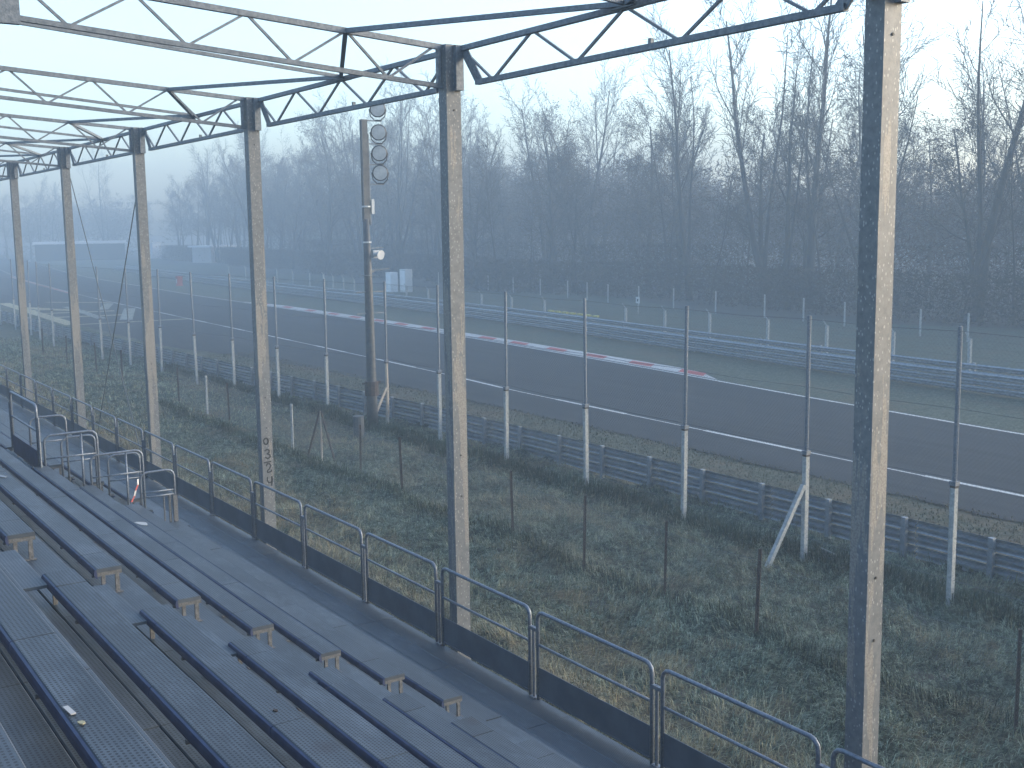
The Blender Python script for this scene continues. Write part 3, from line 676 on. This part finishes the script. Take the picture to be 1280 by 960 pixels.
# ------------------------------------------------------------------ low fence with rusty stakes
SP = [(5.7, -8.2), (5.7, -6.2), (5.7, -4.1), (5.7, -1.9), (5.7, .2), (5.7, 2.3), (5.7, 4.5), (5.9, 7.1), (5.95, 9.5), (6.0, 11.9), (6.1, 14.3), (6.3, 19.0), (6.35, 21.6), (6.4, 24.3), (6.5, 26.7), (6.5, 29.7), (6.5, 33), (6.5, 37), (6.5, 41), (6.4, 46), (6.4, 51)]
lf = empty('low_fence', (0, 0, 0), 'low chain-link fence on thin rusty stakes in the middle of the frosty field', 'fence')
sk = MB().box(-.026, .026, -.004, .004, -.2, 1.38).box(-.004, .004, -.026, -.004, -.2, 1.38).mesh('stake', M_rust)
sk2 = MB().box(-.022, .022, -.022, .022, -.2, 1.32).mesh('stake', M_conc)
for i, (x, y) in enumerate(SP):
    me = sk2 if i in (11, 14) else sk
    s = link('stake', me, lf, (x, y, G+random.uniform(-.05, .02)), (R(random.uniform(-2, 2)), R(random.uniform(-2, 2)), random.uniform(0, 1)))
    s.scale = (1.4, 1.4, 1)
for i in range(len(SP)-1):
    a, b = SP[i], SP[i+1]
    if b[1] < 31: wiremesh('wire_mesh', a, b, G+.02, G+1.2, .06, .0013, lf)
    MB().tube([(a[0], a[1], G+1.22), ((a[0]+b[0])/2, (a[1]+b[1])/2, G+1.17), (b[0], b[1], G+1.22)], .003, 4).build('strand', M_wire, lf)
tri = empty('stake_tripod', (6.2, 16.8, G), 'three old wooden stakes leaning together in the field', 'stakes')
for dx, dy in ((-.42, .12), (.28, -.22), (.0, .0)): MB().tube([(dx, dy, -.05), (dx*.05, dy*.05, 1.36)], [.03, .025], 6).build('stake', M_wood if dx == 0 else M_rust, tri)

# ------------------------------------------------------------------ guard rails
def wbeam(x, a, b, z0, z1, side=-1):     # corrugated beam following segment a-b
    b_ = MB(); H = z1-z0; pr = []
    for t, dx in ((0, 0), (.10, .015), (.2, .075), (.34, .075), (.44, .0), (.56, .0), (.66, .075), (.8, .075), (.90, .015), (1, 0)):
        pr.append((side*dx, z0+t*H))
    v = []
    for (px, py) in (a, b): v += [(px+dx, py, z) for dx, z in pr]+[(px+dx+.006, py, z) for dx, z in pr[::-1]]
    n = len(pr)*2; b_.add(v, [tuple(range(n)), tuple(range(2*n-1, n-1, -1))]+[(i, i+n, (i+1) % n+n, (i+1) % n) for i in range(n)])
    return b_
def guard(lab, line, postx, height, beams, y_posts, beam_len, side, pw=.09, detail=True):
    e = empty('guard_rail', (0, 0, 0), lab, 'guard rail')
    pm_ = MB().box(-pw/2, pw/2, -.05, .05, -.1, height-.005).mesh('post', M_guard)
    for y in y_posts: link('post', pm_, e, (line(y)+postx, y, G))
    y = min(y_posts)-.2; ye = max(y_posts)
    while y < ye:
        y2 = y+beam_len
        for (z0, z1) in beams:
            wbeam(0, (line(y), y+.01), (line(y2), y2-.01), G+z0, G+z1, side).build('beam', M_guard, e)
        y = y2
    return e
GL = [(-30, 11.0), (10, 11.0), (20, 10.95), (30, 10.4), (50, 9.7), (60, 9.3), (90, 9.3)]
guard('triple-beam steel guard rail on the near side of the track behind the catch fence', lambda y: ip(GL, y)+.1, -.055, .78, ((.02, .26), (.28, .50), (.52, .755)), list(np.arange(-9.35, 88, 1.81)), 3.62, 1)
FG = [(-30, 28.5), (11, 30.6), (17, 31.1), (24, 31.7), (35, 33.2), (50, 35.2), (71, 37.0), (99, 38.6), (130, 41), (180, 46), (260, 57)]
guard('front triple-beam guard rail on the far side of the track', lambda y: ip(FG, y), .11, .76, ((.04, .26), (.29, .51), (.54, .76)), list(np.arange(-10, 180, 4.0)), 8.0, -1)
guard('second guard rail standing just behind the front one on the far side', lambda y: ip(FG, y)+1.0, .11, .95, ((.42, .64), (.70, .92)), list(np.arange(-10, 180, 4.0)), 8.0, -1)
yp = MB()
for i in range(7): yp.box(-.12, .05, i*.9, i*.9+.55, 0, .10)
o = yp.build('rail_marker', M_yel, None, (ip(FG, 44)+1.0, 41, G+.93)); tag(o, 'yellow marker strip on top of the far guard rail', 'marker'); o.rotation_euler.z = -.12

# ------------------------------------------------------------------ far fences
FF = [(34.6, 8), (35, 12.5), (35.4, 16.5), (35.7, 20.5), (36.0, 24.5), (36.6, 28.8), (37.2, 33.6), (37.0, 37.0), (36.8, 40.2), (37, 44.4), (37.5, 49.3), (37.8, 53.6), (38.3, 58.2), (38.5, 62.3), (38.9, 66.9), (39.8, 72), (40.7, 77.5), (41.6, 82.9), (43, 88), (44.3, 93.0), (45.3, 97.5), (46.3, 101.9), (47, 107), (47.6, 113), (48.2, 119), (48.8, 125), (49.3, 132), (50, 140)]
ff = empty('far_fence', (0, 0, 0), 'wire fence on white concrete posts with bent tops, behind the far guard rails', 'fence')
fp = MB().box(-.065, .065, -.06, .06, -.1, 1.45).bar((0, 0, 1.42), (-.16, .12, 1.72), .05).mesh('post', M_conc)
for x, y in FF: link('post', fp, ff, (x, y, G))
for a, b in zip(FF[:-1], FF[1:]):
    w = MB()
    for z in (.3, .7, 1.1, 1.42): w.tube([(a[0], a[1], G+z), (b[0], b[1], G+z)], .004, 3)
    w.build('strand', M_wire, ff)
for i in (4, 5, 6): MB().box(-.3, .3, -.2, .2, 0, .10).build('footing', M_conc, ff, (FF[i][0]-.1, FF[i][1], G))
RF = [(47.6, 8), (47.3, 12), (47.1, 16), (47.0, 20), (46.6, 24.1), (47.4, 27.6), (48.4, 31), (49.2, 34.3), (50.3, 38.5), (51.4, 42.9), (51.8, 48), (52.3, 53), (52.7, 57.5), (53.0, 61.7), (53.8, 65.5), (54.6, 69.3), (55, 74), (55.4, 79), (55.8, 84), (56.5, 90), (57.2, 96)]
rf = empty('rear_fence', (0, 0, 0), 'thin wire fence at the foot of the wood', 'fence')
rp_ = MB().box(-.04, .04, -.04, .04, -.1, 1.6).mesh('post', M_conc)
for x, y in RF: link('post', rp_, rf, (x, y, G-.1))
for a, b in zip(RF[:-1], RF[1:]):
    w = MB()
    for z in (.4, .8, 1.2, 1.5): w.tube([(a[0], a[1], G+z), (b[0], b[1], G+z)], .004, 3)
    w.build('strand', M_wire, rf)
sg = empty('track_sign', (46.8, 50.7, G), 'small white square sign on a stub post on the far bank', 'sign')
MB().box(-.03, .03, -.03, .03, -.1, .95).build('sign_post', M_conc, sg); MB().box(-.06, -.032, -.2, .2, .75, 1.2).build('sign_board', M_white, sg); MB().box(-.064, -.061, -.08, .08, .88, 1.06).build('sign_mark', M_black, sg)
cb = empty('cabinet', (48.2, 88.6, G), 'pair of pale equipment cabinets in front of the misty wood', 'cabinet')
MB().box(-.4, .4, -.6, .55, -.1, 2.25).build('cabinet_body', M_white, cb, (.6, -.4, 0)); MB().box(-.4, .4, -.55, .5, -.1, 1.95).build('cabinet_body', M_roof, cb, (-.3, .9, 0))
MB().box(-.41, -.40, -.5, .45, .15, 2.1).build('cabinet_door', M_roof, cb, (.6, -.4, 0))
rb = empty('marshal_box', (36.5, 120, G), 'small red box standing far off behind the track line', 'box')
MB().box(-.3, .3, -.3, .3, -.05, 1.0).box(-.34, .34, -.34, .34, 1.0, 1.08).build('box_body', M_red, rb); MB().box(-.32, -.3, -.12, .12, .3, .8).build('hatch', M_white, rb)

# ------------------------------------------------------------------ floodlight mast
mx, my = 9.7, 20.5
ms = empty('floodlight_mast', (mx, my, G), 'tall grey steel mast with four round floodlights, climbing rungs and a loudspeaker', 'mast')
MB().tube([(0, 0, -.1), (0, 0, 1.2), (0, 0, 4.6), (-.02, 0, 6.6)], [.19, .165, .13, .10], 14).build('pole', M_mast, ms, smooth=True)
MB().box(-.11, .09, -.07, .07, 6.5, 9.62).build('upper_pole', M_mast, ms)
MB().tube([(0, 0, 1.05), (0, 0, 1.5)], .22, 12).box(-.32, .32, -.02, .02, 1.42, 1.48).build('collar', M_rust, ms)
for i, (lx, lz) in enumerate(((.46, 9.95), (.47, 9.25), (.48, 8.62), (.49, 8.02))):
    f = MB().tube([(0, .11, .02), (0, .02, .0), (0, -.06, -.01), (0, -.10, -.015)], [.11, .20, .245, .25], 20).build('floodlight', M_lamphouse, ms, (lx, -.06, lz), smooth=True)
    f.rotation_euler.z = R(-25)
    MB().tube([(0, -.101, -.015), (0, -.112, -.016)], .215, 20).build('lens', M_glass, f)
    yk = MB().tube([(-.26, 0, 0), (-.22, 0, -.22), (-.1, .0, -.34)], .018, 6).tube([(.26, 0, 0), (.22, 0, -.22), (.1, .0, -.34)], .018, 6).tube([(-.12, 0, -.34), (.12, 0, -.34)], .02, 6)
    yk.build('yoke', M_lamphouse, f)
    MB().bar((.05, 0, lz-.36), (lx+.14, -.04, lz-.36), .035).build('arm', M_truss, ms)
MB().tube([(.13, .0, 6.4), (.13, 0, 9.2)], .03, 8).build('conduit', M_truss, ms); MB().box(.16, .26, -.06, .05, 6.75, 7.2).build('junction_box', M_white, ms)
for z in (5.85, 6.95): MB().tube([(0, 0, z), (0, 0, z+.05)], .135 if z < 6.5 else .14, 10).build('band', M_white, ms)
h = empty('x'); bpy.data.objects.remove(h)
sp = MB().tube([(0, 0, 0), (.06, -.10, .0), (.10, -.26, -.02)], [.05, .07, .15], 12).box(-.05, .16, -.04, .12, -.12, .12).build('loudspeaker', M_white, ms, (.2, -.06, 5.5), smooth=False)
MB().bar((-.1, 0, 5.68), (.55, 0, 5.70), .03).bar((-.05, 0, 4.98), (.2, 0, 4.98), .09).bar((0, 0, 4.98), (.72, -.05, 5.05), .035).bar((-.16, 0, 4.85), (.16, 0, 4.85), .28, .02).build('bracket', M_truss, ms)
for z in (4.33, 3.66): MB().bar((-.45, -.02, z), (.5, -.02, z), .035).build('rung', M_truss, ms)
st = MB().tube([(0, 0, -.1), (0, 0, .62)], .17, 12).build('stump_post', M_mast, None, (mx-1.0, my-1.0, G), ); tag(st, 'short thick steel stump in the grass left of the mast foot', 'post')

# ------------------------------------------------------------------ far buildings
lw = empty('white_building', (66, 262, G), 'long low building with a white roof edge, almost lost in the mist at left', 'building')
MB().box(-11.5, 11, -4, 4, -.2, 3.7).build('wall', M_brush, lw); MB().box(-12, 11.5, -4.6, 4.6, 3.7, 4.25).build('roof', M_roof, lw)
lw.location = (61, 262, G); lw.rotation_euler.z = R(-14); lw.scale = (.85, .85, 1)
hs = empty('small_house', (75, 214, G), 'small pale house with a flat roof among trees in the mist', 'house')
MB().box(-3.2, 3.2, -3, 3, -.2, 3.0).build('wall', M_wall, hs); MB().box(-3.9, 3.7, -3.6, 3.4, 3.0, 3.35).build('roof', M_roof, hs)
MB().box(.2, 1.6, -3.03, -2.99, 1.0, 2.2).build('window', M_dark, hs); MB().box(-2.2, -1.2, -3.03, -2.99, 0, 2.1).build('door', M_dark, hs)
hs.rotation_euler.z = R(18)
kb = MB().box(-1, 1, -1, 1, -.1, 3.6).box(-1.2, 1.2, -1.2, 1.2, 3.6, 3.8).build('kiosk', M_roof, None, (78, 262, G)); tag(kb, 'tiny white kiosk left of the misty small house', 'kiosk')

# ------------------------------------------------------------------ trees
def grow(mbs, p, d, L, r, lvl, spec, rr):
    """recursive limb; mbs: list of (verts, faces) builders, 0 = trunk, 1 = crown"""
    n = spec['seg'][lvl]; pts = [p.copy()]; q = p.copy(); dd = d.copy()
    for i in range(n):
        dd = (dd+Vector((rr.gauss(0, 1), rr.gauss(0, 1), rr.gauss(0, .6)))*spec['wob'][lvl]+Vector((0, 0, spec['up'][lvl]))).normalized()
        q = q+dd*L/n; pts.append(q.copy())
    end = spec['tip'][lvl]; rad = [r*(1-(1-end)*(i/n)**.8) for i in range(n+1)]
    (mbs[0] if lvl == 0 else mbs[1]).tube(pts, rad, spec['side'][lvl], cap=False)
    if lvl+1 < len(spec['seg']):
        k = spec['kids'][lvl]
        for j in range(k):
            t = spec['start'][lvl]+(1-spec['start'][lvl])*((j+rr.random()*.8)/k); t = min(t, .98)
            i = min(int(t*n), n-1); f = t*n-i; pp = pts[i].lerp(pts[i+1], f); td = (pts[i+1]-pts[i]).normalized()
            az = rr.uniform(0, 2*math.pi); x = td.cross(Vector((1, .3, .1))).normalized(); y = td.cross(x)
            an = spec['ang'][lvl]*rr.uniform(.7, 1.25)
            nd = (td*math.cos(an)+(x*math.cos(az)+y*math.sin(az))*math.sin(an)).normalized()
            l2 = L*spec['len'][lvl]*rr.uniform(.65, 1.15)*(1-.45*t if lvl == 0 else 1-.3*t)
            r2 = max(rad[i]*spec['rad'][lvl]*rr.uniform(.7, 1), spec['rmin'])
            grow(mbs, pp, nd, l2, r2, lvl+1, spec, rr)
    else:
        mbs[2].append((pts[-1], L))
        if len(pts) > 2: mbs[2].append((pts[len(pts)//2], L))
def tree_meshes(seed, kind):
    rr = random.Random(seed); mbs = [MB(), MB(), []]
    if kind == 'tall':      # bare forked tree, high narrow crown
        H = rr.uniform(19, 23)
        spec = dict(seg=[9, 6, 4, 3], wob=[.045, .13, .16, .2], up=[.02, .10, .05, .03], tip=[.16, .18, .3, .5], side=[7, 4, 3, 3], kids=[15, 8, 5], start=[.40, .2, .12], ang=[.62, .6, .7], len=[.36, .48, .5], rad=[.42, .5, .6], rmin=.020)
        grow(mbs, Vector((0, 0, -.2)), Vector((rr.gauss(0, .05), rr.gauss(0, .05), 1)).normalized(), H, rr.uniform(.24, .36), 0, spec, rr)
        if rr.random() < .7:   # second stem
            grow(mbs, Vector((.1, 0, H*.12)), Vector((rr.choice((-.22, .2)), .1, 1)).normalized(), H*.8, .18, 0, dict(spec, kids=[8, 6, 4]), rr)
    elif kind == 'oak':     # mid-height, dense, holds brown leaves
        H = rr.uniform(13, 16)
        spec = dict(seg=[7, 6, 4, 3], wob=[.06, .16, .2, .25], up=[.02, .05, .03, .0], tip=[.2, .2, .3, .5], side=[7, 4, 3, 3], kids=[16, 8, 6], start=[.28, .2, .12], ang=[.95, .7, .8], len=[.42, .45, .5], rad=[.45, .5, .6], rmin=.020)
        grow(mbs, Vector((0, 0, -.2)), Vector((rr.gauss(0, .06), rr.gauss(0, .06), 1)).normalized(), H, rr.uniform(.22, .36), 0, spec, rr)
    else:                    # slender pole tree
        H = rr.uniform(14, 18)
        spec = dict(seg=[8, 5, 3, 2], wob=[.06, .15, .2, .2], up=[.02, .08, .03, 0], tip=[.12, .2, .4, .6], side=[5, 3, 3, 3], kids=[17, 7, 4], start=[.38, .15, .1], ang=[.65, .6, .7], len=[.26, .5, .5], rad=[.45, .5, .6], rmin=.018)
        grow(mbs, Vector((0, 0, -.2)), Vector((rr.gauss(0, .1), rr.gauss(0, .1), 1)).normalized(), H, rr.uniform(.09, .14), 0, spec, rr)
    tm = mbs[0].mesh('trunk', M_bark, True); cm = mbs[1].mesh('crown', M_bark); lm = None
    if kind == 'oak':
        n = 6500; tips = mbs[2]; idx = np.array([rr.randrange(len(tips)) for _ in range(n)])
        r_ = np.random.default_rng(seed); c = np.array([tuple(t[0]) for t in tips])[idx]+r_.normal(0, .28, (n, 3))
        a = r_.normal(0, 1, (n, 3)); a /= np.linalg.norm(a, axis=1)[:, None]; b = np.cross(a, r_.normal(0, 1, (n, 3))); b /= np.linalg.norm(b, axis=1)[:, None]
        s = r_.uniform(.03, .085, (n, 1)); v = np.stack([c-a*s, c+b*s*.6, c+a*s, c-b*s*.6], 1).reshape(-1, 3)
        lm = np_mesh('leaves', v, np.arange(4*n).reshape(-1, 4), M_leaf)
    return tm, cm, lm
VAR = {k: [tree_meshes(100+7*i+j*31, k) for i in range(n)] for j, (k, n) in enumerate((('tall', 5), ('oak', 5), ('pole', 4)))}
def place_tree(kind, x, y, s, lab, grp, i=None, lean=None, rz=None):
    tm, cm, lm = VAR[kind][i if i is not None else random.randrange(len(VAR[kind]))]
    e = empty('tree', (x, y, G+.02), lab, 'tree', grp)
    e.rotation_euler = (lean[0] if lean else random.gauss(0, .03), lean[1] if lean else random.gauss(-.03, .04), rz if rz is not None else random.uniform(0, 6.28))
    e.scale = (s, s, s*random.uniform(.94, 1.06))
    link('trunk', tm, e); c = link('crown', cm, e)
    if lm: link('leaves', lm, c)
    return e
def edge_x(y): return 56.5+max(0, y-75)*.115+2*math.sin(y*.13)
# a few trees one can single out
named = [('tall', 62, 52.5, 1.10, 'tall bare tree with forked top rising above the wood, centre right of the view', 0),
         ('tall', 60, 46.5, 1.16, 'tallest group stem, bare many-forked tree left of the nearest column', 1),
         ('tall', 60.5, 41, 1.12, 'bare slender forked tree just left of the nearest column', 2),
         ('tall', 58.5, 31.5, 1.12, 'big bare tree with a wide forked head right of the nearest column', 3),
         ('tall', 57.5, 26, 1.0, 'bare twin-stemmed tree at the right edge of the view', 4),
         ('tall', 66, 88, 1.0, 'tall bare tree fading into mist behind the pair of cabinets', 1),
         ('tall', 64, 104, .92, 'bare round-headed tree in mist seen right of the floodlights', 0)]
for k, x, y, s, lab, i in named: place_tree(k, x, y, s, lab, 'trees of the misty wood', i)
cnt = 0
# tall and oak trees, ordered from the front of the wood backwards
y = 4.0
pts = []
for y in np.arange(2, 250, 5.2):
    for dpt in (0, 5, 11, 18):
        pts.append((edge_x(y)+dpt+random.uniform(-1.6, 1.6)+1.5, y+random.uniform(-2, 2), dpt))
labs = {'tall': 'tall bare forked tree', 'oak': 'bushy brown-leaved tree', 'pole': 'slender bare sapling'}
for x, yy, dpt in pts:
    if yy > 170 and dpt == 18: continue
    kind = random.choices(('tall', 'oak', 'pole'), (.22, .5, .28) if dpt else (.18, .32, .5))[0]
    sc = random.uniform(.82, 1.06)*(1 if yy < 90 else min(1.18, 1+(yy-90)/300))
    if kind == 'tall' and dpt: sc *= .95
    where = 'right of the nearest column' if yy < 36 else 'between the two nearest columns' if yy < 92 else 'behind the floodlight mast' if yy < 125 else 'far left in the mist'
    deep = {0: 'at the front edge of the wood', 5: 'in the second line of the wood', 11: 'inside the wood', 18: 'deep inside the wood'}[dpt]
    lb = f"{labs[kind]} {deep}, {where}"
    place_tree(kind, x, yy, sc, lb, lb)
# far wood closing the view at left
for i in range(46):
    x = 78-3.6*i+random.uniform(-2, 2); yy = 285+random.uniform(-8, 12)+max(0, i-15)*.6
    place_tree(random.choice(('oak', 'oak', 'tall')), x, yy, random.uniform(.85, 1.05), 'tree of the far wood that closes the track in the mist', 'trees of the far wood')
def canopy(name, n, fx, z0, z1, size, m, lab, r_=np.random.default_rng(5)):
    P = fx(n, r_); z = P[2] if len(P) > 2 else z0+(z1-z0)*r_.random(n)**.9
    c = np.stack([P[0], P[1], G+z], -1)
    a = r_.normal(0, 1, (n, 3)); a /= np.linalg.norm(a, axis=1)[:, None]; b = np.cross(a, r_.normal(0, 1, (n, 3))); b /= np.linalg.norm(b, axis=1)[:, None]
    s = r_.uniform(.35, 1, (n, 1))*size; v = np.stack([c-a*s, c+b*s*.22, c+a*s, c-b*s*.22], 1).reshape(-1, 3)
    o = link(name, np_mesh(name, v, np.arange(4*n).reshape(-1, 4), m)); return tag(o, lab, 'thicket', kind='stuff')
def crowns(cx, cy, i, n, r, w, top, low):
    k = len(cx); h = r.uniform(.66, 1.0, k)*(top if top < 0 else np.interp(cy, [30, 60, 130, 400], [11.5, 13, 18, 18.5]))*(abs(top) if top < 0 else 1); u = r.normal(0, 1, (n, 3)); u /= np.linalg.norm(u, axis=1)[:, None]; q = r.random(n)**.4
    rad = r.uniform(.7, 1.3, k)*w; zc = h*.62; hz_ = h*.38
    z = np.where(r.random(n) < .72, zc[i]+u[:, 2]*q*hz_[i], r.random(n)*h[i]*.7+low)
    return cx[i]+u[:, 0]*q*rad[i], cy[i]+u[:, 1]*q*rad[i], z
def deepf(n, r):   # clumped crowns deep inside the wood
    k = 900; cy = r.uniform(-10, 300, k); cx = 82+np.maximum(0, cy-75)*.115+r.uniform(0, 26, k)
    i = r.integers(0, k, n); return crowns(cx, cy, i, n, r, 2.8, 1, 0)
canopy('far_wood', 260000, deepf, .5, 12.5, .50, M_leaf, 'mass of distant crowns deep inside the misty wood')
def midf(n, r):
    k = 520; cy = r.uniform(-10, 200, k); cx = 61+np.maximum(0, cy-75)*.115+r.uniform(0, 20, k)
    i = r.integers(0, k, n); return crowns(cx, cy, i, n, r, 2.3, 1, 0)
canopy('understorey', 230000, midf, .5, 12, .20, M_leaf, 'twiggy brown understorey filling the wood between the trunks')
def farf(n, r):
    k = 260; cx = r.uniform(-110, 95, k); cy = 300+r.uniform(0, 40, k); i = r.integers(0, k, n); return crowns(cx, cy, i, n, r, 3.6, 1, 0)
canopy('far_wood', 50000, farf, 0, 11.5, .9, M_leaf, 'distant wood closing the view at the left, pale in the mist')
def brushf(n, r):
    k = 620; cy = r.uniform(-6, 260, k); cx = 56.5+np.maximum(0, cy-75)*.115+2*np.sin(cy*.13)+np.abs(r.normal(0, 3.2, k)); i = r.integers(0, k, n)
    return cx[i]+r.normal(0, .9, n), cy[i]+r.normal(0, .9, n)
canopy('undergrowth', 210000, brushf, 0, 3.0, .22, M_brush, 'dark tangled brambles and bushes along the foot of the wood')
def brush2(n, r):
    k = 200; cy = r.uniform(-6, 200, k); cx = 58.5+np.maximum(0, cy-75)*.115+r.uniform(0, 22, k); i = r.integers(0, k, n)
    return cx[i]+r.normal(0, 1.6, n), cy[i]+r.normal(0, 1.6, n)
canopy('undergrowth', 110000, brush2, .2, 4.6, .26, M_brush, 'taller bushes standing between the trunks inside the wood')

# ------------------------------------------------------------------ haze
hz = MB().box(-160, 240, -60, 372, G-1.1, 26.5).build('haze', None or M_dark); hz['kind'] = 'stuff'
hm = bpy.data.materials.new('haze_air'); hm.use_nodes = True; t = hm.node_tree; t.nodes.clear()
vo = t.nodes.new('ShaderNodeVolumePrincipled'); vo.inputs['Color'].default_value = (.43, .545, .645, 1); vo.inputs['Density'].default_value = FOG
vo.inputs['Anisotropy'].default_value = .0
mo = t.nodes.new('ShaderNodeOutputMaterial'); t.links.new(vo.outputs[0], mo.inputs['Volume'])
hz.data.materials.clear(); hz.data.materials.append(hm)
